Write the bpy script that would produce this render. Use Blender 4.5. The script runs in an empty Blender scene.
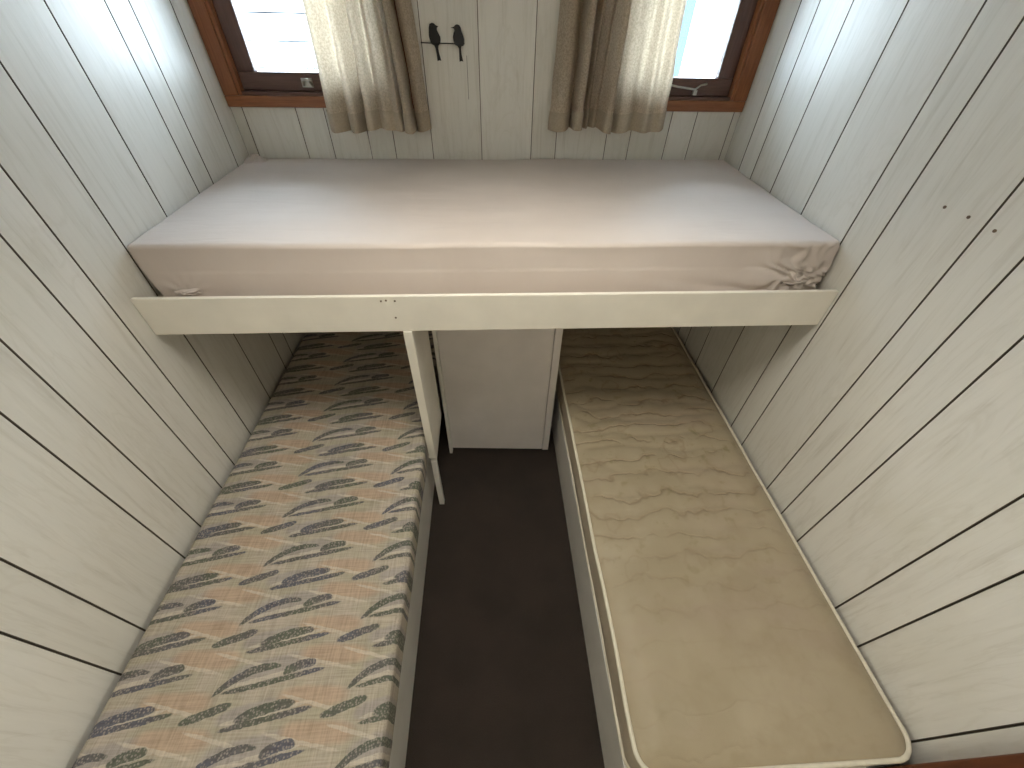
import bpy, bmesh, math, random
import numpy as np
from mathutils import Matrix, Vector
random.seed(7)
S = bpy.context.scene
COL = S.collection

# ------------------------------------------------------------------ camera
cam_data = bpy.data.cameras.new('camera')
cam = bpy.data.objects.new('camera', cam_data); COL.objects.link(cam)
r_ = (0.99869248, -0.04834701, 0.01660988)
u_ = (0.02129443, 0.68882065, 0.72461897)
f_ = (0.04647439, 0.72331782, -0.68894953)
cam.matrix_world = Matrix(((r_[0], u_[0], -f_[0], 0.9686), (r_[1], u_[1], -f_[1], 0.0),
                           (r_[2], u_[2], -f_[2], 1.70), (0, 0, 0, 1)))
cam_data.sensor_fit = 'HORIZONTAL'; cam_data.sensor_width = 36.0
cam_data.lens = 402.77 / 1024 * 36.0
cam_data.clip_start = 0.01
S.camera = cam

# ------------------------------------------------------------------ sky and exposure
world = bpy.data.worlds.new('overcast_sky'); S.world = world
world.use_nodes = True
bg = world.node_tree.nodes['Background']
bg.inputs['Color'].default_value = (0.70, 0.84, 1.0, 1)
bg.inputs['Strength'].default_value = 21.0
S.view_settings.view_transform = 'Standard'
S.view_settings.look = 'None'
S.view_settings.gamma = 1.0
S.view_settings.use_curve_mapping = False
S.view_settings.exposure = 0.33

def portal(name, loc, rot, sx, sy):
    l = bpy.data.lights.new(name, 'AREA'); l.shape = 'RECTANGLE'; l.size = sx; l.size_y = sy
    l.cycles.is_portal = True
    o = bpy.data.objects.new(name, l); COL.objects.link(o); o.location = loc; o.rotation_euler = rot
# area light emits along local -Z
portal('window_daylight', (0.34, 1.915, 1.75), (math.radians(-90), 0, 0), 0.64, 0.70)
portal('window_daylight', (1.67, 1.915, 1.75), (math.radians(-90), 0, 0), 0.60, 0.70)
portal('added_cabin_fill', (-.03, -1.2, 1.40), (0, math.radians(-90), 0), 0.27, 1.6)  # sky fill through the added cabin windows, out of view
portal('added_cabin_fill', (2.01, -1.2, 1.40), (0, math.radians(90), 0), 0.27, 1.6)
portal('added_hatch_fill', (0.99, 0.60, 2.26), (0, 0, 0), 0.54, 0.54)  # sky fill through the added roof hatch, out of view

# ------------------------------------------------------------------ helpers
W, D, H = 1.98, 1.869, 2.22
REAR = -2.2

def link(name, me, mat=None, parent=None, smooth=False):
    o = bpy.data.objects.new(name, me); COL.objects.link(o)
    if mat is not None and len(me.materials) == 0: me.materials.append(mat)
    if parent is not None: o.parent = parent
    if smooth:
        me.polygons.foreach_set('use_smooth', [True] * len(me.polygons)); me.update()
    return o

def tag(o, label=None, cat=None, group=None, kind=None):
    if label: o['label'] = label
    if cat: o['category'] = cat
    if group: o['group'] = group
    if kind: o['kind'] = kind
    return o

def empty(name, loc=(0, 0, 0), parent=None):
    o = bpy.data.objects.new(name, None); COL.objects.link(o); o.location = loc
    o.empty_display_size = 0.05
    if parent: o.parent = parent
    return o

def bm_box(bm, x0, x1, y0, y1, z0, z1, bev=0.0, seg=2):
    r = bmesh.ops.create_cube(bm, size=1.0)
    vs = r['verts']
    for v in vs:
        v.co = Vector(((x0 + x1) / 2 + v.co.x * (x1 - x0), (y0 + y1) / 2 + v.co.y * (y1 - y0), (z0 + z1) / 2 + v.co.z * (z1 - z0)))
    if bev > 0:
        es = list({e for v in vs for e in v.link_edges})
        bmesh.ops.bevel(bm, geom=es, offset=bev, segments=seg, profile=0.5, affect='EDGES')

def box(name, x0, x1, y0, y1, z0, z1, mat, parent=None, bev=0.0, seg=2):
    """world-coordinate box; parents are unrotated empties, so offset by the parent's world location"""
    bm = bmesh.new(); bm_box(bm, x0, x1, y0, y1, z0, z1, bev, seg)
    return done(name, bm, mat, parent)

def worldloc(o):
    p = Vector((0, 0, 0))
    while o is not None:
        p += o.location; o = o.parent
    return p

def done(name, bm, mat, parent=None, smooth=False):
    if parent is not None:
        bmesh.ops.translate(bm, verts=bm.verts, vec=-worldloc(parent))
    me = bpy.data.meshes.new(name); bm.to_mesh(me); bm.free()
    return link(name, me, mat, parent, smooth)

def from_np(name, V, F, mat, parent=None, smooth=True):
    V = np.asarray(V, float)
    if parent is not None: V = V - np.array(worldloc(parent))
    me = bpy.data.meshes.new(name); me.from_pydata(V.tolist(), [], F); me.update()
    return link(name, me, mat, parent, smooth)

def tube(name, pts, rad, mat, parent=None, n=8, closed=False, up=(0, 0, 1)):
    P = np.asarray(pts, float); m = len(P); V = []; F = []
    for i in range(m):
        a = P[(i - 1) % m] if (closed or i > 0) else P[i]
        b = P[(i + 1) % m] if (closed or i < m - 1) else P[i]
        t = b - a; t /= np.linalg.norm(t)
        s = np.cross(t, up)
        if np.linalg.norm(s) < 1e-4: s = np.cross(t, (1, 0, 0))
        s /= np.linalg.norm(s); w = np.cross(s, t)
        rr = rad[i] if hasattr(rad, '__len__') else rad
        for k in range(n):
            a_ = 2 * math.pi * k / n
            V.append(P[i] + rr * (math.cos(a_) * s + math.sin(a_) * w))
    for i in range(m if closed else m - 1):
        j = (i + 1) % m
        for k in range(n):
            l = (k + 1) % n
            F.append((i * n + k, i * n + l, j * n + l, j * n + k))
    if not closed:
        F.append(tuple(range(n - 1, -1, -1))); F.append(tuple((m - 1) * n + k for k in range(n)))
    return from_np(name, V, F, mat, parent)

# value noise used for cloth displacement
def vnoise(x, y, seed=0):
    xi = np.floor(x).astype(int); yi = np.floor(y).astype(int)
    fx = x - xi; fy = y - yi
    fx = fx * fx * (3 - 2 * fx); fy = fy * fy * (3 - 2 * fy)
    def h(a, b):
        n = (a * 374761393 + b * 668265263 + seed * 974711) & 0x7fffffff
        n = ((n ^ (n >> 13)) * 1274126177) & 0x7fffffff
        return ((n ^ (n >> 16)) & 0xffff) / 65535.0 * 2 - 1
    return (h(xi, yi) * (1 - fx) + h(xi + 1, yi) * fx) * (1 - fy) + (h(xi, yi + 1) * (1 - fx) + h(xi + 1, yi + 1) * fx) * fy

def rounded_block(h, r, n, nc=6):
    """rounded block centred at 0: half sizes h, corner radii r, n grid steps per axis. Returns V, F"""
    ax = []
    for i in range(3):
        t = np.tan(np.linspace(0, math.pi / 4, nc + 1))
        lo = -h[i] + r[i] * (1 - t[::-1]); hi = h[i] - r[i] * (1 - t)
        mid = np.linspace(-h[i] + r[i], h[i] - r[i], n[i] + 1)
        ax.append(np.concatenate([lo[:-1], mid, hi[1:]]))
    idx = {}; V = []; F = []
    def vid(i, j, k):
        key = (i, j, k)
        if key not in idx:
            p = np.array([ax[0][i], ax[1][j], ax[2][k]])
            q = np.clip(p, -(np.array(h) - r), np.array(h) - r)
            d = (p - q) / r; L = np.linalg.norm(d)
            if L > 1e-9: p = q + d / L * np.array(r)
            idx[key] = len(V); V.append(p)
        return idx[key]
    N = [len(a) - 1 for a in ax]
    for i in range(N[0]):
        for j in range(N[1]):
            F.append((vid(i, j, N[2]), vid(i + 1, j, N[2]), vid(i + 1, j + 1, N[2]), vid(i, j + 1, N[2])))
            F.append((vid(i, j, 0), vid(i, j + 1, 0), vid(i + 1, j + 1, 0), vid(i + 1, j, 0)))
    for i in range(N[0]):
        for k in range(N[2]):
            F.append((vid(i, 0, k), vid(i + 1, 0, k), vid(i + 1, 0, k + 1), vid(i, 0, k + 1)))
            F.append((vid(i, N[1], k), vid(i, N[1], k + 1), vid(i + 1, N[1], k + 1), vid(i + 1, N[1], k)))
    for j in range(N[1]):
        for k in range(N[2]):
            F.append((vid(0, j, k), vid(0, j, k + 1), vid(0, j + 1, k + 1), vid(0, j + 1, k)))
            F.append((vid(N[0], j, k), vid(N[0], j + 1, k), vid(N[0], j + 1, k + 1), vid(N[0], j, k + 1)))
    return np.array(V), F

def rect_outline(x0, x1, y0, y1, r, z, n=8, step=0.03):
    P = []
    cs = [(x1 - r, y0 + r, -90), (x1 - r, y1 - r, 0), (x0 + r, y1 - r, 90), (x0 + r, y0 + r, 180)]
    for c in cs:
        for k in range(n + 1):
            a = math.radians(c[2] + 90 * k / n)
            P.append((c[0] + r * math.cos(a), c[1] + r * math.sin(a), z))
    Q = []
    for i in range(len(P)):
        a = np.array(P[i]); b = np.array(P[(i + 1) % len(P)]); L = np.linalg.norm(b - a)
        m = max(1, int(L / step))
        for k in range(m): Q.append(a + (b - a) * k / m)
    return np.array(Q)

# ------------------------------------------------------------------ materials
class Nodes:
    def __init__(s, name):
        s.m = bpy.data.materials.new(name); s.m.use_nodes = True
        s.t = s.m.node_tree; s.b = s.t.nodes['Principled BSDF']; s.out = s.t.nodes['Material Output']
    def n(s, typ, **kw):
        o = s.t.nodes.new(typ)
        for k, v in kw.items(): setattr(o, k, v)
        return o
    def l(s, a, b): s.t.links.new(a, b)
    def val(s, sock, v):
        if hasattr(v, 'is_linked') or hasattr(v, 'links'): s.l(v, sock)
        else: sock.default_value = v
    def math(s, op, a, b=None, c=None):
        o = s.n('ShaderNodeMath', operation=op); s.val(o.inputs[0], a)
        if b is not None: s.val(o.inputs[1], b)
        if c is not None: s.val(o.inputs[2], c)
        return o.outputs[0]
    def coord(s, kind='Object', scale=(1, 1, 1), rot=(0, 0, 0), loc=(0, 0, 0)):
        c = s.n('ShaderNodeTexCoord'); mp = s.n('ShaderNodeMapping')
        mp.inputs['Scale'].default_value = scale; mp.inputs['Rotation'].default_value = rot; mp.inputs['Location'].default_value = loc
        s.l(c.outputs[kind], mp.inputs[0]); return mp.outputs[0]
    def noise(s, vec, scale, detail=3, rough=0.55, dist=0.0):
        o = s.n('ShaderNodeTexNoise'); o.inputs['Scale'].default_value = scale; o.inputs['Detail'].default_value = detail
        o.inputs['Roughness'].default_value = rough; o.inputs['Distortion'].default_value = dist
        s.l(vec, o.inputs['Vector']); return o.outputs['Fac']
    def ramp(s, fac, stops):
        o = s.n('ShaderNodeValToRGB'); e = o.color_ramp.elements
        while len(e) < len(stops): e.new(0.5)
        for el, (p, c) in zip(e, stops): el.position = p; el.color = c if len(c) == 4 else (*c, 1)
        s.l(fac, o.inputs[0]); return o.outputs[0]
    def mix(s, fac, a, b, mode='MIX'):
        o = s.n('ShaderNodeMix', data_type='RGBA', blend_type=mode)
        s.val(o.inputs[0], fac)
        s.val(o.inputs[6], a if not isinstance(a, tuple) else (*a[:3], 1)); s.val(o.inputs[7], b if not isinstance(b, tuple) else (*b[:3], 1))
        return o.outputs[2]
    def bump(s, h, strength=0.3, dist=0.01):
        o = s.n('ShaderNodeBump'); o.inputs['Strength'].default_value = strength; o.inputs['Distance'].default_value = dist
        s.l(h, o.inputs['Height']); s.l(o.outputs[0], s.b.inputs['Normal']); return o
    def set(s, color=None, rough=None, **kw):
        if color is not None: s.val(s.b.inputs['Base Color'], (*color, 1) if isinstance(color, tuple) else color)
        if rough is not None: s.val(s.b.inputs['Roughness'], rough)
        for k, v in kw.items(): s.val(s.b.inputs[k], v)
        return s.m

def mat_plain(name, color, rough=0.6, var=0.06, scale=20, bump=0.0, **kw):
    N = Nodes(name); v = N.coord()
    f = N.noise(v, scale)
    c = N.ramp(f, [(0.3, tuple(x * (1 - var) for x in color)), (0.7, tuple(min(1, x * (1 + var)) for x in color))])
    N.set(c, rough, **kw)
    if bump: N.bump(f, bump, 0.004)
    return N.m

# painted wood-grain panelling; grain runs vertically
def mat_plank():
    N = Nodes('painted_panelling')
    v = N.coord(scale=(1, 1, 0.06)); v2 = N.coord(scale=(1, 1, 0.16))
    grain = N.noise(v, 55, 5, 0.65, 0.6)
    cath = N.noise(v2, 7, 4, 0.6, 2.2)
    base = N.ramp(grain, [(0.28, (0.63, 0.61, 0.56)), (0.46, (0.72, 0.705, 0.665)), (0.7, (0.75, 0.735, 0.695))])
    line = N.ramp(cath, [(0.47, (1, 1, 1)), (0.5, (0.88, 0.87, 0.84)), (0.53, (1, 1, 1))])
    c = N.mix(0.4, base, line, 'MULTIPLY')
    blot = N.noise(N.coord(), 2.2, 3)
    c = N.mix(N.ramp(blot, [(0.55, (0, 0, 0)), (0.75, (1, 1, 1))]), c, N.mix(0.35, c, (0.62, 0.60, 0.50)))
    oi = N.n('ShaderNodeObjectInfo')                 # boards differ a little
    c = N.mix(1.0, c, N.ramp(oi.outputs['Random'], [(0.0, (0.94, 0.935, 0.92)), (1.0, (1.03, 1.03, 1.03))]), 'MULTIPLY')
    N.set(c, 0.38); N.b.inputs['Specular IOR Level'].default_value = 0.4
    N.bump(grain, 0.10, 0.003)
    return N.m
M_plank = mat_plank()
M_groove = mat_plain('panel_groove', (0.115, 0.098, 0.077), 0.9)
M_cabin = mat_plain('cabin_panelling', (0.74, 0.68, 0.57), 0.5)
M_ceil = mat_plain('ceiling_paint', (0.82, 0.81, 0.78), 0.6)
M_white = mat_plain('gloss_white_paint', (0.80, 0.78, 0.74), 0.28, 0.04, 9)
M_cream = mat_plain('cream_painted_board', (0.84, 0.80, 0.72), 0.42, 0.05, 7, 0.05)
M_panelgrey = mat_plain('painted_panel', (0.80, 0.755, 0.74), 0.45, 0.05, 6)
M_nail = mat_plain('rusty_nail', (0.12, 0.08, 0.05), 0.6)
M_metal = mat_plain('dull_metal', (0.55, 0.54, 0.50), 0.3, Metallic=0.9)
M_black = mat_plain('black_metal', (0.008, 0.008, 0.01), 0.5)
M_piping = mat_plain('cream_piping', (0.74, 0.69, 0.57), 0.7, 0.05, 60)

def mat_wood(name, c0, c1, axis, rough=0.35):
    N = Nodes(name); sc = [9, 9, 9]; sc[axis] = 0.7
    v = N.coord(scale=tuple(sc))
    g = N.noise(v, 9, 6, 0.6, 1.2)
    g2 = N.noise(v, 40, 3)
    c = N.ramp(g, [(0.3, c0), (0.7, c1)])
    c = N.mix(N.math('MULTIPLY', g2, 0.35), c, c0)
    N.set(c, rough); N.bump(g, 0.1, 0.002); return N.m
M_woodH = mat_wood('stained_timber_horizontal', (0.19, 0.066, 0.027), (0.37, 0.145, 0.06), 0)
M_woodV = mat_wood('stained_timber_upright', (0.19, 0.066, 0.027), (0.37, 0.145, 0.06), 2)
M_redwood = mat_wood('dark_red_timber', (0.085, 0.026, 0.011), (0.16, 0.052, 0.022), 2)
M_dwoodH = mat_wood('dark_sash_timber_horizontal', (0.075, 0.036, 0.027), (0.16, 0.08, 0.06), 0)
M_dwoodV = mat_wood('dark_sash_timber_upright', (0.075, 0.036, 0.027), (0.16, 0.08, 0.06), 2)

def mat_glass(name='window_glass', tint=(0.96, 0.98, 0.97, 1)):
    N = Nodes(name)
    tr = N.n('ShaderNodeBsdfTransparent'); tr.inputs[0].default_value = tint
    gl = N.n('ShaderNodeBsdfGlossy'); gl.inputs['Roughness'].default_value = 0.02
    fr = N.n('ShaderNodeFresnel'); fr.inputs[0].default_value = 1.45
    mx = N.n('ShaderNodeMixShader'); N.l(fr.outputs[0], mx.inputs[0]); N.l(tr.outputs[0], mx.inputs[1]); N.l(gl.outputs[0], mx.inputs[2])
    N.l(mx.outputs[0], N.out.inputs[0]); return N.m
M_glass = mat_glass()
M_fill_tint = mat_glass('warm_fill_glass', (1.0, .895, .765, 1))  # added tint, warms the fill from the unseen cabin windows and hatch

def mat_carpet():
    N = Nodes('dark_brown_carpet'); v = N.coord()
    f = N.noise(v, 450, 2); b = N.noise(v, 5, 4)
    c = N.ramp(f, [(0.3, (0.020, 0.0135, 0.011)), (0.7, (0.055, 0.039, 0.032))])
    c = N.mix(N.ramp(b, [(0.4, (0, 0, 0)), (0.7, (1, 1, 1))]), c, (0.026, 0.019, 0.015))
    N.set(c, 0.95); N.bump(f, 0.7, 0.004); return N.m
M_carpet = mat_carpet()

def mat_sheet():
    N = Nodes('white_cotton_sheet'); v = N.coord()
    f = N.noise(v, 3.0, 3); w = N.noise(v, 700, 1)
    c = N.ramp(f, [(0.35, (0.57, 0.495, 0.455)), (0.7, (0.62, 0.545, 0.505))])
    N.set(c, 0.75); N.b.inputs['Sheen Weight'].default_value = 0.15
    # soft creases running along the bed
    cr = N.noise(N.coord(scale=(1.2, 6, 1)), 4, 3, 0.5, 0.8)
    N.bump(N.math('ADD', cr, N.math('MULTIPLY', w, 0.05)), 0.25, 0.008); return N.m
M_sheet = mat_sheet()

def mat_linen():
    N = Nodes('linen_curtain_fabric'); v = N.coord()
    wv = N.noise(N.coord(scale=(1, 1, 0.25)), 420, 2); wh = N.noise(N.coord(scale=(0.3, 0.3, 1)), 420, 2)
    weave = N.math('MULTIPLY', wv, wh)
    slub = N.noise(v, 170, 3, 0.7)
    c = N.ramp(slub, [(0.3, (0.50, 0.425, 0.335)), (0.7, (0.60, 0.52, 0.42))])
    N.set(c, 0.85); N.bump(weave, 0.4, 0.003)
    tl = N.n('ShaderNodeBsdfTranslucent')
    speck = N.ramp(slub, [(0.40, (0.32, 0.25, 0.175)), (0.60, (0.62, 0.51, 0.37))])
    N.l(speck, tl.inputs[0])
    mx = N.n('ShaderNodeMixShader'); mx.inputs[0].default_value = 0.36
    N.l(N.b.outputs[0], mx.inputs[1]); N.l(tl.outputs[0], mx.inputs[2]); N.l(mx.outputs[0], N.out.inputs[0]); return N.m
M_linen = mat_linen()
M_hem = mat_plain('linen_hem_fabric', (0.43, 0.365, 0.28), 0.9, 0.1, 170, 0.2)

# brush-stroke print of the foam mattress
def stroke_group():
    g = bpy.data.node_groups.new('brush_stroke', 'ShaderNodeTree')
    for nm, ty in (('Vector', 'NodeSocketVector'), ('Center', 'NodeSocketVector'), ('Cos', 'NodeSocketFloat'), ('Sin', 'NodeSocketFloat'),
                   ('Length', 'NodeSocketFloat'), ('Width', 'NodeSocketFloat'), ('Bend', 'NodeSocketFloat'), ('Soft', 'NodeSocketFloat')):
        g.interface.new_socket(nm, in_out='INPUT', socket_type=ty)
    g.interface.new_socket('Mask', in_out='OUTPUT', socket_type='NodeSocketFloat')
    i = g.nodes.new('NodeGroupInput'); o = g.nodes.new('NodeGroupOutput'); L = g.links.new
    def mt(op, a, b=None):
        n = g.nodes.new('ShaderNodeMath'); n.operation = op
        for s, v in ((n.inputs[0], a), (n.inputs[1], b)):
            if v is None: continue
            if isinstance(v, (int, float)): s.default_value = v
            else: L(v, s)
        return n.outputs[0]
    sub = g.nodes.new('ShaderNodeVectorMath'); sub.operation = 'SUBTRACT'; L(i.outputs['Vector'], sub.inputs[0]); L(i.outputs['Center'], sub.inputs[1])
    wr = g.nodes.new('ShaderNodeVectorMath'); wr.operation = 'WRAP'
    L(sub.outputs[0], wr.inputs[0]); wr.inputs[1].default_value = (0.161, 0.078, 1); wr.inputs[2].default_value = (-0.161, -0.078, -1)
    sp = g.nodes.new('ShaderNodeSeparateXYZ'); L(wr.outputs[0], sp.inputs[0])
    x, y = sp.outputs[0], sp.outputs[1]
    u = mt('ADD', mt('MULTIPLY', x, i.outputs['Cos']), mt('MULTIPLY', y, i.outputs['Sin']))
    v = mt('SUBTRACT', mt('MULTIPLY', y, i.outputs['Cos']), mt('MULTIPLY', x, i.outputs['Sin']))
    v = mt('SUBTRACT', v, mt('MULTIPLY', mt('MULTIPLY', u, u), i.outputs['Bend']))
    a = mt('DIVIDE', u, i.outputs['Length']); b = mt('ABSOLUTE', mt('DIVIDE', v, i.outputs['Width']))
    e = mt('ADD', mt('POWER', mt('ABSOLUTE', a), 4.0), mt('POWER', b, 2.2))
    d = mt('DIVIDE', mt('SUBTRACT', 1.0, e), i.outputs['Soft'])
    cl = g.nodes.new('ShaderNodeClamp'); L(d, cl.inputs[0]); L(cl.outputs[0], o.inputs[0])
    return g

def mat_print():
    N = Nodes('brush_stroke_print_fabric'); g = stroke_group()
    v = N.coord(loc=(.3595, .9395, 0))
    # slightly ragged coordinates
    dn = N.n('ShaderNodeTexNoise'); dn.inputs['Scale'].default_value = 60; N.l(v, dn.inputs['Vector'])
    vm = N.n('ShaderNodeVectorMath', operation='MULTIPLY_ADD'); N.l(dn.outputs['Color'], vm.inputs[0])
    vm.inputs[1].default_value = (0.008, 0.006, 0); N.l(v, vm.inputs[2]); vv = vm.outputs[0]
    def st(p, q, w, bend=0, soft=0.25):
        (x0, y0), (x1, y1) = p, q
        o = N.n('ShaderNodeGroup'); o.node_tree = g; N.l(vv, o.inputs['Vector'])
        a = math.atan2(y1 - y0, x1 - x0)
        o.inputs['Center'].default_value = ((x0 + x1) / 2 + .004, (y0 + y1) / 2 + .003, 0)
        o.inputs['Cos'].default_value = math.cos(a); o.inputs['Sin'].default_value = math.sin(a)
        o.inputs['Length'].default_value = math.hypot(x1 - x0, y1 - y0) / 2 * 1.08
        o.inputs['Width'].default_value = w; o.inputs['Bend'].default_value = bend; o.inputs['Soft'].default_value = soft
        return o.outputs[0]
    def union(L):
        m = L[0]
        for k in L[1:]: m = N.math('MAXIMUM', m, k)
        return m
    dark = union([st((.223, .326), (.322, .357), .0100), st((.318, .309), (.514, .344), .0068),
                  st((.345, .331), (.470, .360), .0115, -1.2), st((.268, .237), (.406, .292), .0090, -3.0),
                  st((.296, .224), (.520, .265), .0064), st((.425, .266), (.498, .284), .0112, -3)])
    pale = union([st((.318, .320), (.50, .354), .005), st((.30, .236), (.51, .277), .005),
                  st((.44, .215), (.60, .175), .0045, 0, .6), st((.42, .300), (.60, .262), .0045, 0, .6), st((.24, .31), (.40, .27), .0045, 0, .6)])
    peach = union([st((.455, .300), (.63, .292), .026, 0, .7), st((.43, .213), (.60, .207), .024, 0, .7)])
    grey = union([st((.30, .255), (.50, .290), .028, 0, .6), st((.30, .17), (.44, .20), .02, 0, .6)])
    # woven ground
    wv = N.noise(N.coord(scale=(1, 0.05, 1)), 260, 3); wh = N.noise(N.coord(scale=(0.05, 1, 1)), 260, 3)
    weave = N.math('MULTIPLY_ADD', wv, 0.5, N.math('MULTIPLY', wh, 0.5))
    blot = N.noise(v, 9, 3)
    ground = N.ramp(blot, [(0.38, (0.40, 0.36, 0.275)), (0.62, (0.46, 0.40, 0.335))])
    c = N.mix(N.math('MULTIPLY', grey, 0.75), ground, (0.35, 0.315, 0.30))
    c = N.mix(N.math('MULTIPLY', peach, 0.85), c, (0.46, 0.335, 0.245))
    c = N.mix(N.math('MULTIPLY', pale, 0.75), c, (0.56, 0.50, 0.42))
    fleck = N.n('ShaderNodeTexVoronoi'); fleck.inputs['Scale'].default_value = 170; N.l(v, fleck.inputs['Vector'])
    fm = N.ramp(fleck.outputs['Distance'], [(0.25, (1, 1, 1)), (0.5, (0, 0, 0))])
    ink_a = N.ramp(N.noise(v, 7, 2), [(0.40, (0.085, 0.10, 0.075)), (0.52, (0.10, 0.095, 0.10)), (0.62, (0.085, 0.09, 0.125))])
    ink = N.mix(N.math('MULTIPLY', fm, 0.7), ink_a, (0.36, 0.32, 0.29))
    c = N.mix(N.math('MULTIPLY', dark, 0.92), c, ink)
    c = N.mix(0.75, c, N.ramp(weave, [(0.36, (0.70, 0.68, 0.66)), (0.5, (1, 1, 1)), (0.62, (1.22, 1.2, 1.18))]), 'MULTIPLY')
    N.set(c, 0.85); N.bump(weave, 0.35, 0.002)
    return N.m
M_print = mat_print()

def mat_quilt():
    N = Nodes('beige_quilted_ticking'); v = N.coord()
    n1 = N.noise(v, 4, 3)
    base = N.ramp(n1, [(0.35, (0.37, 0.305, 0.205)), (0.65, (0.425, 0.355, 0.25))])
    # faded floral print: blotches in rings
    vo = N.n('ShaderNodeTexVoronoi'); vo.inputs['Scale'].default_value = 6.5
    dn = N.n('ShaderNodeTexNoise'); dn.inputs['Scale'].default_value = 18; N.l(v, dn.inputs['Vector'])
    vm = N.n('ShaderNodeVectorMath', operation='MULTIPLY_ADD'); N.l(dn.outputs['Color'], vm.inputs[0]); vm.inputs[1].default_value = (0.09, 0.09, 0.0); N.l(v, vm.inputs[2])
    N.l(vm.outputs[0], vo.inputs['Vector'])
    ring = N.ramp(vo.outputs['Distance'], [(0.20, (0, 0, 0)), (0.25, (1, 1, 1)), (0.29, (0, 0, 0))])
    spots = N.ramp(N.noise(v, 22, 3, 0.6), [(0.60, (0, 0, 0)), (0.70, (1, 1, 1))])
    # the print is worn away where people sat: it survives toward the wall
    sp = N.n('ShaderNodeSeparateXYZ'); N.l(v, sp.inputs[0])
    mr = N.n('ShaderNodeMapRange'); N.l(sp.outputs[1], mr.inputs[0]); mr.inputs[1].default_value = -0.65; mr.inputs[2].default_value = 0.0
    mr.inputs[3].default_value = 0.14
    wear = mr.outputs[0]
    c = N.mix(N.math('MULTIPLY', N.math('MULTIPLY', ring, wear), 0.4), base, (0.24, 0.17, 0.10))
    c = N.mix(N.math('MULTIPLY', N.math('MULTIPLY', spots, wear), 0.6), c, (0.235, 0.205, 0.10))
    st = N.ramp(N.noise(N.coord(scale=(1, 2.5, 1)), 2.3, 4, 0.6), [(0.52, (0, 0, 0)), (0.72, (1, 1, 1))])
    c = N.mix(N.math('MULTIPLY', st, 0.55), c, (0.39, 0.305, 0.235))
    st2 = N.ramp(N.noise(v, 5.5, 4, 0.65), [(0.50, (0, 0, 0)), (0.68, (1, 1, 1))])
    c = N.mix(N.math('MULTIPLY', st2, 0.35), c, (0.30, 0.235, 0.145))
    N.set(c, 0.55); N.b.inputs['Sheen Weight'].default_value = 0.1
    fine = N.noise(v, 900, 1)
    cn = N.n('ShaderNodeTexNoise'); cn.inputs['Scale'].default_value = 7; cn.inputs['Detail'].default_value = 3; N.l(v, cn.inputs['Vector'])
    yy = N.math('MULTIPLY_ADD', cn.outputs['Fac'], 0.16, sp.outputs[1])
    ph = N.math('ABSOLUTE', N.math('SUBTRACT', N.math('FRACT', N.math('MULTIPLY', yy, 13.0)), 0.5))
    crease = N.ramp(ph, [(0.0, (1, 1, 1)), (0.10, (0.25, 0.25, 0.25)), (0.3, (0, 0, 0))])
    brk = N.ramp(N.noise(v, 9, 2), [(0.34, (0, 0, 0)), (0.56, (1, 1, 1))])
    cw = N.math('MULTIPLY', N.math('MULTIPLY', crease, brk), wear)
    N.bump(N.math('ADD', N.math('MULTIPLY', cw, -0.9), N.math('MULTIPLY', fine, 0.06)), 0.6, 0.008)
    c2 = N.mix(N.math('MULTIPLY', cw, 0.75), c, (0.25, 0.18, 0.11)); N.l(c2, N.b.inputs['Base Color'])
    return N.m
M_quilt = mat_quilt()
M_ticking = mat_plain('plain_side_ticking', (0.50, 0.43, 0.33), 0.6, 0.06, 30, 0.05)
M_base = mat_plain('bunk_plywood', (0.58, 0.52, 0.44), 0.6)
M_ground = mat_plain('pale_gravel', (0.62, 0.60, 0.56), 0.9, 0.1, 30)
M_board = mat_plain('white_weatherboard', (0.82, 0.83, 0.84), 0.6, 0.03, 10)
M_shade = mat_plain('shadow_line_backing', (0.03, 0.03, 0.035), 0.9)  # near-black backing, painted in as the shadow lines between boards
M_blue = mat_plain('blue_paint', (0.015, 0.045, 0.07), 0.5, 0.04, 10)
M_bark = mat_plain('dark_twig', (0.03, 0.028, 0.025), 0.8)

# ------------------------------------------------------------------ room shell
def struct(o): o['kind'] = 'structure'; return o
struct(box('floor', 0, W, REAR, D + .04, -.05, 0, M_carpet))
RL = (.72, 1.26, .33, .87)                            # unseen roof hatch added as overhead fill, its pane tinted warm
bm = bmesh.new()
bm_box(bm, -.05, W + .05, REAR - .05, RL[2], H, H + .05); bm_box(bm, -.05, W + .05, RL[3], D + .06, H, H + .05)
bm_box(bm, -.05, RL[0], RL[2], RL[3], H, H + .05); bm_box(bm, RL[1], W + .05, RL[2], RL[3], H, H + .05)
struct(done('ceiling', bm, M_ceil))
struct(box('window_5', RL[0], RL[1], RL[2], RL[3], H + .030, H + .034, M_fill_tint))
NAILS = ((.872, 1.384), (.812, 1.385), (.749, 1.382))
GAP = 0.0026; TH = 0.008; BACK = .040
def side_wall(name, x0, x1):
    # solid beside the beds; an added window behind the camera brings fill light
    bm = bmesh.new()
    bm_box(bm, x0, x1, CAB[1], D + BACK, 0, H); bm_box(bm, x0, x1, REAR, CAB[0], 0, H)
    bm_box(bm, x0, x1, CAB[0], CAB[1], 0, CAB[2]); bm_box(bm, x0, x1, CAB[0], CAB[1], CAB[3], H)
    return struct(done(name, bm, M_groove))
CAB = (-2.0, -.40, 1.28, 1.52)
wl = side_wall('wall_left', -BACK, -TH)
wr = side_wall('wall_right', W + TH, W + BACK)

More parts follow.
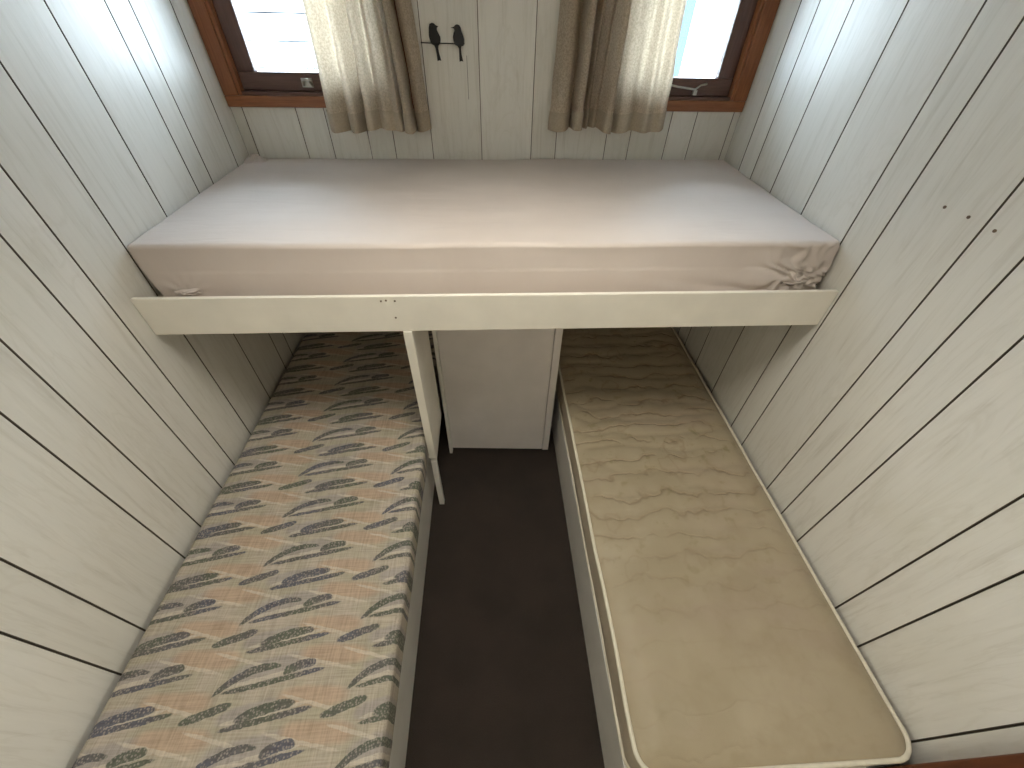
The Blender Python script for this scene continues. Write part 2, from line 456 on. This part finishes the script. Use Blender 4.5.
def extend(g):
    g = sorted(g)
    while g[0] > -0.28: g.insert(0, g[0] - random.choice((.1, .2)))
    return g
LGr = extend([1.76, 1.562, 1.466, 1.272, 1.073, .927, .829, .683, .582, .382, .282, .082]) + [D]
RGr = extend([1.733, 1.633, 1.481, 1.282, 1.076, .976, .772, .671, .57, .364, .264, .063]) + [D]
def plank_mesh(x0, x1, y0, y1, z0, z1, parent):
    bm = bmesh.new(); bm_box(bm, x0, x1, y0, y1, z0, z1, 0.0012, 1)
    o = done('plank', bm, M_plank, parent); o.data.materials.append(M_groove)
    ax = min(range(3), key=lambda i: (x1 - x0, y1 - y0, z1 - z0)[i])
    for p_ in o.data.polygons:                       # the dark-stained edges of the grooves
        if abs(p_.normal[ax]) < .95: p_.material_index = 1
    return o
for a, b in zip(LGr[:-1], LGr[1:]):
    plank_mesh(-TH, 0, a + GAP / 2, b - (GAP / 2 if b < D else 0), 0, H, wl)
for a, b in zip(RGr[:-1], RGr[1:]):
    plank_mesh(W, W + TH, a + GAP / 2, b - (GAP / 2 if b < D else 0), 0, H, wr)
# the cabin behind the doorway: plain warm panelling
for o, x0, x1 in ((wl, -TH, 0), (wr, W, W + TH)):
    a = (LGr if o is wl else RGr)[0] - GAP / 2
    bm = bmesh.new()
    bm_box(bm, x0, x1, REAR, a, 0, CAB[2]); bm_box(bm, x0, x1, REAR, a, CAB[3], H)
    bm_box(bm, x0, x1, REAR, CAB[0], CAB[2], CAB[3]); bm_box(bm, x0, x1, CAB[1], a, CAB[2], CAB[3])
    done('cabin_panel', bm, M_cabin, o)
# nail holes on the right-hand wall
for y, z in NAILS:
    bm = bmesh.new(); bmesh.ops.create_cone(bm, cap_ends=True, segments=10, radius1=.0035, radius2=.0035, depth=.002, matrix=Matrix.Translation((W - .0005, y, z)) @ Matrix.Rotation(math.pi / 2, 4, 'Y'))
    done('nail_head', bm, M_nail, wr)

# back wall with two window openings
WX = [(.03, .655), (1.395, 1.95)]; WZ = (1.420, 2.08)
bm = bmesh.new(); Y0, Y1 = D + TH, D + BACK
bm_box(bm, 0, W, Y0, Y1, 0, WZ[0]); bm_box(bm, 0, W, Y0, Y1, WZ[1], H)
bm_box(bm, 0, WX[0][0], Y0, Y1, WZ[0], WZ[1]); bm_box(bm, WX[0][1], WX[1][0], Y0, Y1, WZ[0], WZ[1]); bm_box(bm, WX[1][1], W, Y0, Y1, WZ[0], WZ[1])
wb = struct(done('wall_back', bm, M_groove))
BGr = [0, .042, .239, .344, .492, .591, .742, .942, 1.145, 1.246, 1.452, 1.55, 1.704, 1.805, 1.954, W]
for a, b in zip(BGr[:-1], BGr[1:]):
    a_ = a + (GAP / 2 if a > 0 else 0); b_ = b - (GAP / 2 if b < W else 0)
    parts = [(a_, b_, 0, H)]
    for x0, x1 in WX:
        x0 = 0 if x0 < .1 else x0; x1 = W if x1 > 1.9 else x1
        if b > x0 and a < x1:                       # the plank is notched round the window
            parts = [(a_, b_, 0, WZ[0]), (a_, b_, WZ[1], H)]
            if a < x0 - .01: parts.append((a_, x0, WZ[0], WZ[1]))
            if b > x1 + .01: parts.append((x1, b_, WZ[0], WZ[1]))
    bm = bmesh.new()
    for q in parts: bm_box(bm, q[0], q[1], D, D + TH, q[2], q[3])
    o = done('plank', bm, M_plank, wb); o.data.materials.append(M_groove)
    for p_ in o.data.polygons:
        if abs(p_.normal.y) < .95: p_.material_index = 1
box('crack', .8975, .8990, D - .0006, D, 1.425, 1.555, M_groove, wb)
# unseen cabin strip windows added as fill, tinted to warm the light
for n_, x0, x1 in ((3, -.030, -.026), (4, W + .026, W + .030)):
    struct(box('window_%d' % n_, x0, x1, CAB[0], CAB[1], CAB[2], CAB[3], M_fill_tint))
# far end of the cabin
struct(box('wall_front', 0, W, REAR - .04, REAR, 0, H, M_cabin))

# windows
def window(name, x0, x1, corner, stay):
    """x0..x1 opening; corner = -1 or +1, the side that meets the room's corner"""
    w = struct(empty(name, ((x0 + x1) / 2, D, WZ[0])))
    zo0, zo1 = 1.395, 2.112
    xo0 = 0.0008 if corner < 0 else x0 - .035; xo1 = x1 + .035 if corner < 0 else W - .0008
    t = .052; tb = .036
    yf = D - .014
    box('frame_sill', xo0, xo1, yf, D + .012, zo0, zo0 + tb, M_woodH, w, .003)
    box('frame_head', xo0, xo1, yf, D + .012, zo1 - tb, zo1, M_woodH, w, .003)
    box('frame_jamb', xo0, xo0 + t, yf - .001, D + .012, zo0 + tb, zo1 - tb, M_woodV, w, .003)
    box('frame_jamb', xo1 - t, xo1, yf - .001, D + .012, zo0 + tb, zo1 - tb, M_woodV, w, .003)
    xi0, xi1, zi0, zi1 = xo0 + t, xo1 - t, zo0 + tb, zo1 - tb
    # stepped inner stop
    s = .011
    for q in ((xi0, xi0 + s, zi0, zi1), (xi1 - s, xi1, zi0, zi1)):
        box('stop_bead', q[0], q[1], D - .006, D + .03, q[2], q[3], M_woodV, w, .002)
    for q in ((zi0, zi0 + s), (zi1 - s, zi1)):
        box('stop_bead', xi0 + s, xi1 - s, D - .006, D + .03, q[0], q[1], M_dwoodH, w, .002)
    a0, a1, b0, b1 = xi0 + s, xi1 - s, zi0 + s, zi1 - s
    sw = .062
    ya, yb = D + .018, D + .05
    sash = empty('sash', (0, 0, 0), w)
    box('sash_rail', a0, a1, ya, yb, b0, b0 + .056, M_dwoodH, sash, .003)
    box('sash_rail', a0, a1, ya, yb, b1 - .05, b1, M_dwoodH, sash, .003)
    box('sash_stile', a0, a0 + sw, ya, yb, b0 + .056, b1 - .05, M_dwoodV, sash, .003)
    box('sash_stile', a1 - sw, a1, ya, yb, b0 + .056, b1 - .05, M_dwoodV, sash, .003)
    box('pane', a0 + sw - .004, a1 - sw + .004, D + .034, D + .038, b0 + .052, b1 - .046, M_glass, sash)
    # catch on the bottom rail
    if not stay:
        xc = .302
        c = box('catch_plate', xc - .018, xc + .022, ya - .004, ya, b0 + .012, b0 + .040, M_metal, w, .001)
        tube('catch_lever', [(xc - .010, ya - .006, b0 + .020), (xc - .006, ya - .018, b0 + .034), (xc + .012, ya - .020, b0 + .038), (xc + .022, ya - .010, b0 + .020)], .0045, M_metal, w)
    else:
        tube('stay_arm', [(1.655, ya - .012, b0 + .038), (1.70, ya - .012, b0 + .030), (1.772, ya - .012, b0 + .022), (1.776, ya - .012, b0 + .018)], .0035, M_metal, w)
        tube('stay_hook', [(1.772, ya - .012, b0 + .022), (1.790, ya - .013, b0 + .036), (1.812, ya - .014, b0 + .040)], .0035, M_metal, w)
        box('stay_bracket', 1.768, 1.782, ya - .014, ya, b0 + .004, b0 + .020, M_metal, w, .001)
    return w
window('window_1', WX[0][0], WX[0][1], -1, False)
window('window_2', WX[1][0], WX[1][1], +1, True)

# timber trim of the doorway on the right wall
struct(box('trim_1', W - .058, W, -.0215, .0235, 0, H, M_redwood, None, .003))

# ------------------------------------------------------------------ fixed bunk with post
bunk = tag(empty('bunk_bed', (W / 2, 1.43, 0)), 'cream painted upper bunk spanning wall to wall above the two beds', 'bunk bed')
YB = .9855
fb = box('front_board', .0015, W - .0015, YB, YB + .013, .9865, 1.104, M_cream, bunk, .0015)
for x, z in ((.662, 1.090), (.676, 1.092), (.700, 1.090), (.693, 1.035)):
    bm = bmesh.new(); bmesh.ops.create_cone(bm, cap_ends=True, segments=10, radius1=.0028, radius2=.0028, depth=.002, matrix=Matrix.Translation((x, YB - .0006, z)) @ Matrix.Rotation(math.pi / 2, 4, 'X'))
    done('nail', bm, M_nail, fb)
box('base_panel', .002, W - .002, YB + .0135, D - .001, 1.045, 1.063, M_base, bunk)
box('bearer', .002, .03, YB + .02, D - .002, 1.005, 1.0445, M_base, bunk)
box('bearer', W - .03, W - .002, YB + .02, D - .002, 1.005, 1.0445, M_base, bunk)
box('support_panel', .7070, .7310, YB + .0135, 1.235, .335, 1.0445, M_cream, bunk, .002)
box('edge_strip', .7050, .7320, YB - .004, YB + .013, .36, .9860, M_cream, bunk, .002)
box('support_leg', .7080, .7300, YB - .002, YB + .022, 0, .3345, M_white, bunk, .002)

# ------------------------------------------------------------------ cupboard between the beds
cb = tag(empty('storage_cupboard', (.98, 1.29, 0)), 'pale grey painted cupboard between the lower beds under the bunk', 'cupboard')
cb.rotation_euler.z = math.radians(-3.0)
box('front_panel', .748, 1.214, 1.289, 1.301, .012, 1.040, M_panelgrey, cb, .0015)
box('edge_batten', 1.216, 1.246, 1.284, 1.301, .012, 1.040, M_panelgrey, cb, .002)
box('edge_batten', .738, .752, 1.262, 1.2885, 0, 1.040, M_white, cb, .002)
box('side_panel', 1.226, 1.240, 1.302, 1.80, .0, 1.040, M_panelgrey, cb)
box('side_panel', .748, .762, 1.302, 1.80, .0, 1.040, M_panelgrey, cb)

# ------------------------------------------------------------------ lower bed boxes
def bed_base(name, x0, x1, y0, top, aisle, label):
    o = tag(empty(name, ((x0 + x1) / 2, .9, 0)), label, 'bed base')
    t = .016
    xa = (x1 - t, x1) if aisle > 0 else (x0, x0 + t)
    box('side_panel', xa[0], xa[1], y0, D - .002, 0, top, M_white, o, .002)
    ex = (x0, x1 - t - .001) if aisle > 0 else (x0 + t + .001, x1)
    box('end_panel', ex[0], ex[1], y0, y0 + t, 0, top, M_white, o, .002)
    box('deck', ex[0], ex[1], y0 + t + .001, D - .002, top - .018, top - .001, M_base, o)
    return o
bed_base('bed_base', .001, .675, .012, .352, +1, 'white painted bed box under the patterned mattress on the left')
bed_base('bed_base', 1.285, W - .001, .0245, .268, -1, 'white painted bed box under the plain beige mattress on the right')

# ------------------------------------------------------------------ patterned foam mattress (left)
def mattress(name, x0, x1, y0, y1, z0, z1, r, n, mat, disp=None, label='', nc=6):
    c = np.array([(x0 + x1) / 2, (y0 + y1) / 2, z0])
    h = np.array([(x1 - x0) / 2, (y1 - y0) / 2, (z1 - z0) / 2])
    V, F = rounded_block(h, np.array(r), n, nc)
    V[:, 2] += h[2]
    if disp is not None: V = disp(V, h)
    e = tag(empty(name, tuple(c)), label, 'mattress')
    o = from_np('cover', V + c, F, mat, e)
    return e, o, h, c

def disp_left(V, h):
    X, Y, Z = V.T
    t = Z / (2 * h[2])
    V = V.copy()
    V[:, 2] += np.where(t > .6, .0035 * vnoise(X * 5, Y * 5, 3) + .0015 * vnoise(X * 14, Y * 14, 4), 0)
    # aisle side sags outward a little and waves
    side = np.clip((X - h[0] + .05) / .05, 0, 1)
    V[:, 0] += side * (.003 * vnoise(Y * 6, Y * 0, 5) + .002 * vnoise(Y * 22, Z * 20, 6)) * (t > .1)
    return V
mattress('patterned_mattress', .017, .702, .022, D - .012, .3525, .466, (.022, .022, .020), (48, 120, 6), M_print, disp_left,
         'thin foam mattress in grey and peach brush-stroke print on the left bed box')

# ------------------------------------------------------------------ beige quilted mattress (right)
def disp_right(V, h):
    X, Y, Z = V.T
    t = Z / (2 * h[2]); V = V.copy()
    edge = np.clip(np.minimum(h[0] - np.abs(X), h[1] - np.abs(Y)) / .06, 0, 1)
    top = (t > .8) * edge
    # quilting: shallow puckers running across the bed, stronger toward the wall end
    amp = np.clip((Y + .55) / .7, .12, 1)
    wob = .035 * vnoise(X * 5, Y * 5, 11) + .018 * vnoise(X * 12, Y * 12, 12)
    ph = (Y + wob) / .085
    ridge = np.abs(np.sin(math.pi * ph)) ** .5
    V[:, 2] += top * (.0075 * (ridge - .8) * amp + .004 * vnoise(X * 4, Y * 4, 13) + .0035 * amp * vnoise(X * 16, Y * 16, 14))
    V[:, 2] += top * .008
    # bulging walls
    b = np.sin(np.clip(t, 0, 1) * math.pi)
    V[:, 0] -= (X < -h[0] + .06) * b * .004 * (1 + vnoise(Y * 9, Z * 14, 15))
    V[:, 1] -= (Y < -h[1] + .06) * b * .004 * (1 + vnoise(X * 9, Z * 14, 16))
    return V
rm, rc, rh, rcn = mattress('quilted_mattress', 1.290, 1.956, .034, D - .012, .2685, .424, (.050, .050, .016), (64, 190, 8), M_quilt, disp_right,
                           'worn beige quilted mattress with cream piping on the right bed box')
rc.data.materials.append(M_ticking)
for p_ in rc.data.polygons:
    if abs(p_.normal.z) < .5 and p_.center.z < .145: p_.material_index = 1
for zz in (.4135, .281):
    P = rect_outline(1.288, 1.958, .032, D - .010, .052, zz)
    P[:, 0] += .0025 * vnoise(P[:, 1] * 7, P[:, 0] * 7, 21); P[:, 2] += .003 * vnoise(P[:, 1] * 6, P[:, 0] * 6, 22)
    tube('piping', P, .0058 if zz > .4 else .005, M_piping, rm, 8, True)

# ------------------------------------------------------------------ upper mattress with fitted sheet
def disp_upper(V, h):
    X, Y, Z = V.T
    t = Z / (2 * h[2]); V = V.copy()
    front = np.clip((-Y - h[1] + .05) / .05, 0, 1)
    edge = np.clip(np.minimum(h[0] - np.abs(X), h[1] - np.abs(Y)) / .12, 0, 1)
    V[:, 2] += (t > .8) * (.004 * edge + .0025 * vnoise(X * 4, Y * 5, 31) + .0018 * vnoise(X * 3, Y * 16, 32))
    V[:, 2] += (t > .5) * (.001 + .005 * Y / h[1])
    # the sheet pulls the lower ends in at both front corners
    low = np.clip((.75 - t) / .75, 0, 1)
    ends = np.clip((np.abs(X) - h[0] + .10) / .10, 0, 1)
    V[:, 0] -= np.sign(X) * ends * low ** 1.5 * np.where(X < 0, .028, .024)
    # front face: gentle drape, and gathers pulled to the right lower corner
    bow = np.sin(np.clip(t, 0, 1) * math.pi)
    V[:, 1] += front * (-.016 * np.clip((.85 - t) / .85, 0, 1) ** 1.5 - .004 * bow + .0022 * vnoise(X * 5, Z * 6, 33) * bow)
    cx, cz = h[0] - .075, .045
    rx, rz = X - cx, (Z - cz)
    rr = np.hypot(rx, rz * 1.2); an = np.arctan2(rz, rx)
    fall = np.exp(-(rr / .13) ** 2) * np.clip(rr / .02, 0, 1)
    V[:, 1] += front * fall * (-.022 * np.abs(np.sin(an * 7 + 3 * vnoise(rr * 18, an * 2, 34))) + .005)
    lx, lz = X + h[0] - .11, Z - .02
    lr = np.hypot(lx, lz * 2)
    V[:, 1] += front * np.exp(-(lr / .06) ** 2) * -.008 * np.sin(np.arctan2(lz, lx) * 5) ** 2
    # long swags toward the right corner along the lower edge
    sw = np.clip((X - .35) / .4, 0, 1) * np.clip((.5 - t) / .5, 0, 1)
    V[:, 1] += front * sw * -.008 * np.abs(np.sin((Z * 60 + X * 7)))
    return V
um, uc, uh, ucn = mattress('sheeted_mattress', .002, W - .002, 1.066, D - .004, 1.0635, 1.218, (.016, .016, .010), (220, 60, 22), M_sheet, disp_upper,
                           'mattress in a white fitted sheet on the upper bunk')

# gathered elastic corner of the sheet, right front and left front, and the rucked corner at the back
def gather(name, c, size, seed, depth, n=26, flat=False):
    V = []; F = []; m = 16
    rng = random.Random(seed)
    for i in range(n + 1):
        for j in range(m + 1):
            a = i / n * 2 * math.pi; b = j / m
            # shallow folded rosette: radius grows with b, crumpled
            rad = b * (1 + .25 * math.sin(a * 3 + seed) + .15 * math.sin(a * 5 + 2 * seed))
            cr = math.sin(a * 9 + 5 * b + seed) * .28 * b + math.sin(a * 4 + 9 * b) * .2
            bulge = (1 - b ** 2) * 1.0 + cr * (1 - b) * 1.6
            if flat: V.append((c[0] + size[0] * rad * math.cos(a), c[1] + size[1] * rad * math.sin(a), c[2] + depth * bulge))
            else: V.append((c[0] + size[0] * rad * math.cos(a), c[1] - depth * bulge, c[2] + size[1] * rad * math.sin(a)))
    for i in range(n):
        for j in range(m):
            F.append((i * (m + 1) + j, i * (m + 1) + j + 1, (i + 1) * (m + 1) + j + 1, (i + 1) * (m + 1) + j))
    return from_np(name, V, F, M_sheet, um)
gather('sheet_gather', (W - .100, 1.058, 1.110), (.050, .026), 2, .022)
gather('sheet_gather', (.118, 1.046, 1.090), (.034, .010), 5, .014)
gather('sheet_gather', (.050, D - .055, 1.216), (.050, .045), 9, .026, flat=True)

# ------------------------------------------------------------------ curtains
def catmull(P, n):
    P = np.asarray(P, float); out = []
    m = len(P) - 1
    for t in np.linspace(0, m, n):
        i = min(int(t), m - 1); f = t - i
        p0 = P[max(i - 1, 0)]; p1 = P[i]; p2 = P[i + 1]; p3 = P[min(i + 2, m)]
        out.append(.5 * ((2 * p1) + (p2 - p0) * f + (2 * p0 - 5 * p1 + 4 * p2 - p3) * f * f + (3 * p1 - p0 - 3 * p2 + p3) * f ** 3))
    return np.array(out)
def curtain(top, bot, z0, z1, label, seed):
    """top / bot: lists of (x, y) fold points from one edge to the other"""
    n = 180; m = 60
    top = [(x, yc + (y - yc) * 1.7) for x, y in top]; bot = [(x, yc + (y - yc) * 1.7) for x, y in bot]
    T = catmull(top, n); B = catmull(bot, n)
    e = tag(empty('curtain', (float(B[:, 0].mean()), D - .06, z0)), label, 'curtain')
    hem_h = .062
    def build(name, za, zb, mat, off, mm):
        V = []; F = []
        for k in range(mm + 1):
            z = za + (zb - za) * k / mm; f = (z - z0) / (z1 - z0)
            g = f ** 1.15
            P = B * (1 - g) + T * g
            s = np.linspace(0, 1, n)
            zz = z + (.006 * np.sin(s * 9 + seed) + .003 * np.sin(s * 23 + seed)) * (1 - f)
            P = P + np.stack([.002 * vnoise(s * 16 + seed, np.full(n, z * 14), seed), .003 * vnoise(s * 20, np.full(n, z * 12), seed + 1)], 1)
            d = np.gradient(P, axis=0); nn = np.stack([d[:, 1], -d[:, 0]], 1); nn /= np.linalg.norm(nn, axis=1)[:, None] + 1e-9
            P = P + nn * off
            for i in range(n): V.append((P[i, 0], P[i, 1], zz[i]))
        for k in range(mm):
            for i in range(n - 1):
                F.append((k * n + i, k * n + i + 1, (k + 1) * n + i + 1, (k + 1) * n + i))
        return from_np(name, V, F, mat, e)
    tube('rail', [(float(T[:, 0].min()) - .03, yc, z1 - .004), (float(T[:, 0].max()) + .03, yc, z1 - .004)], .006, M_metal, e)
    build('curtain_cloth', z0, z1, M_linen, 0, m)
    build('hem', z0, z0 + hem_h, M_hem, .0022 if bot[0][0] < bot[-1][0] else -.0022, 10)
    return e
yc = 1.795
LB = [(.366, yc + .030), (.372, yc + .012), (.395, yc - .006), (.425, yc + .006), (.448, yc + .014), (.462, yc - .010), (.480, yc - .014), (.500, yc + .008), (.512, yc + .022), (.522, yc - .012),
      (.545, yc - .018), (.565, yc + .004), (.590, yc - .006), (.620, yc + .000), (.648, yc - .010), (.655, yc + .034), (.662, yc - .016), (.684, yc - .020), (.692, yc + .038), (.700, yc + .020), (.722, yc + .012), (.748, yc + .030)]
LT = [(.397, yc + .030), (.402, yc + .010), (.425, yc - .010), (.452, yc + .006), (.466, yc + .016), (.480, yc - .012), (.494, yc - .014), (.508, yc + .010), (.520, yc + .022), (.528, yc - .010),
      (.545, yc - .014), (.556, yc + .010), (.572, yc - .008), (.588, yc + .008), (.600, yc - .010), (.606, yc + .030), (.612, yc - .014), (.626, yc - .016), (.632, yc + .034), (.640, yc + .020), (.668, yc + .010), (.694, yc + .026)]
RB = [(1.660, yc + .028), (1.655, yc + .006), (1.630, yc - .012), (1.600, yc - .002), (1.570, yc - .014), (1.545, yc + .006), (1.525, yc + .012), (1.500, yc - .004), (1.470, yc - .002), (1.446, yc + .016),
      (1.434, yc - .020), (1.410, yc - .022), (1.396, yc + .018), (1.378, yc + .014), (1.362, yc + .030), (1.350, yc + .012), (1.335, yc + .034), (1.325, yc - .014), (1.300, yc - .016), (1.290, yc + .032), (1.268, yc + .008), (1.236, yc + .008), (1.208, yc + .030)]
RT = [(1.604, yc + .026), (1.598, yc + .004), (1.578, yc - .012), (1.560, yc + .008), (1.542, yc - .010), (1.526, yc + .008), (1.512, yc - .008), (1.496, yc + .006), (1.478, yc - .006), (1.462, yc + .014),
      (1.448, yc - .012), (1.432, yc - .014), (1.420, yc + .014), (1.408, yc - .006), (1.392, yc + .020), (1.372, yc + .004), (1.350, yc + .030), (1.336, yc - .012), (1.316, yc - .014), (1.306, yc + .030), (1.284, yc + .008), (1.258, yc + .006), (1.236, yc + .026)]
curtain(LT, LB, 1.334, 2.15, 'short beige linen curtain over the left window beside the two birds', 3)
curtain(RT, RB, 1.340, 2.15, 'short beige linen curtain over the right window, further from the two birds', 8)

# ------------------------------------------------------------------ black birds on a wire
bd = tag(empty('bird_wall_ornament', (.815, D, 1.588)), 'black silhouette of two birds on a wire on the back wall', 'wall ornament')
def plate(name, pts, parent, th=.003):
    """flat cut-metal outline in the wall plane, pts (x, z) ordered"""
    bm = bmesh.new()
    vs = [bm.verts.new((x, D - .0045 - th, z)) for x, z in pts]
    f = bm.faces.new(vs)
    r = bmesh.ops.extrude_face_region(bm, geom=[f])
    bmesh.ops.translate(bm, verts=[v for v in r['geom'] if isinstance(v, bmesh.types.BMVert)], vec=(0, th, 0))
    bmesh.ops.recalc_face_normals(bm, faces=bm.faces)
    return done(name, bm, M_black, parent)
# outline read from the photo in zoom units (12.8 per pixel); 3.6 mm per pixel on the wall
def birdpts(px, mirror=False):
    k = .00355 / 12.8
    return [(.7400 + (x - 130) * k, 1.5885 - (y - 375) * k * .775) for x, y in px]
b1 = [(290, 128), (315, 134), (335, 155), (368, 170), (348, 186), (346, 215), (362, 250), (380, 290), (384, 330), (376, 375), (350, 405), (344, 440), (350, 500), (370, 600), (345, 596), (322, 606), (318, 520), (310, 440), (296, 405), (262, 385), (250, 345), (240, 290), (244, 235), (250, 180), (262, 142)]
b2 = [(600, 140), (628, 150), (645, 180), (652, 225), (668, 270), (680, 320), (680, 375), (668, 402), (640, 412), (634, 450), (638, 520), (654, 606), (630, 600), (606, 610), (606, 520), (608, 440), (590, 408), (560, 392), (545, 350), (540, 300), (552, 245), (566, 215), (556, 190), (516, 184), (556, 172), (574, 150)]
plate('bird', birdpts(b1), bd); plate('bird', birdpts(b2), bd)
k = .00355 / 12.8
tube('wire', [(.740, D - .006, 1.5890), (.780, D - .0065, 1.5883), (.83, D - .0065, 1.5882), (.893, D - .006, 1.5880)], .0016, M_black, bd)

# ------------------------------------------------------------------ outside the windows
gd = struct(box('ground', -12, 14, D + .3, 26, -.62, -.60, M_ground)); tag(gd, 'pale gravel ground outside the windows', 'ground')
nb = tag(empty('neighbouring_building', (.2, 4.4, -.6)), 'white weatherboard building seen through the left window', 'building')
for i in range(15):
    z = -.6 + i * .17
    bm = bmesh.new(); bm_box(bm, -3.6, 1.05, 4.35 + .0, 4.37, z, z + .158)
    for v in bm.verts:
        if v.co.z < z + .01: v.co.y -= .02
    done('weatherboard', bm, M_board, nb)
box('building_wall', -3.6, 1.05, 4.372, 6.4, -.6, 1.98, M_shade, nb)
pp = tag(empty('garden_post', (2.06, 2.95, -.6)), 'blue painted post seen through the right window', 'post')
box('shaft', 2.005, 2.095, 2.90, 3.02, -.6, 1.95, M_blue, pp, .006)
box('corner_bead', 1.972, 1.984, 2.91, 3.0, -.6, 1.95, M_blue, pp, .003)
box('foot', 1.96, 2.13, 2.86, 3.06, -.598, -.52, M_board, pp, .006)
sh = tag(empty('bare_shrub', (-.02, 2.9, -.6)), 'bare dark twigs seen through the left window beside the curtain', 'shrub')
rs = random.Random(4)
for k_ in range(5):
    x = -.02 + (k_ - 2) * .012; pts = [(x, 2.9, -.6)]
    tx = -.10 + .055 * k_; tz = 1.40 + .10 * rs.random()
    for q in range(1, 9):
        f = q / 8
        pts.append((x + (tx - x) * f * f + .012 * rs.uniform(-1, 1), 2.9 + .02 * rs.uniform(-1, 1), -.6 + (tz + .6) * f))
    tube('twig', pts, [.007 * (1 - .7 * q / 8) for q in range(9)], M_bark, sh, 6, up=(0, 1, 0))
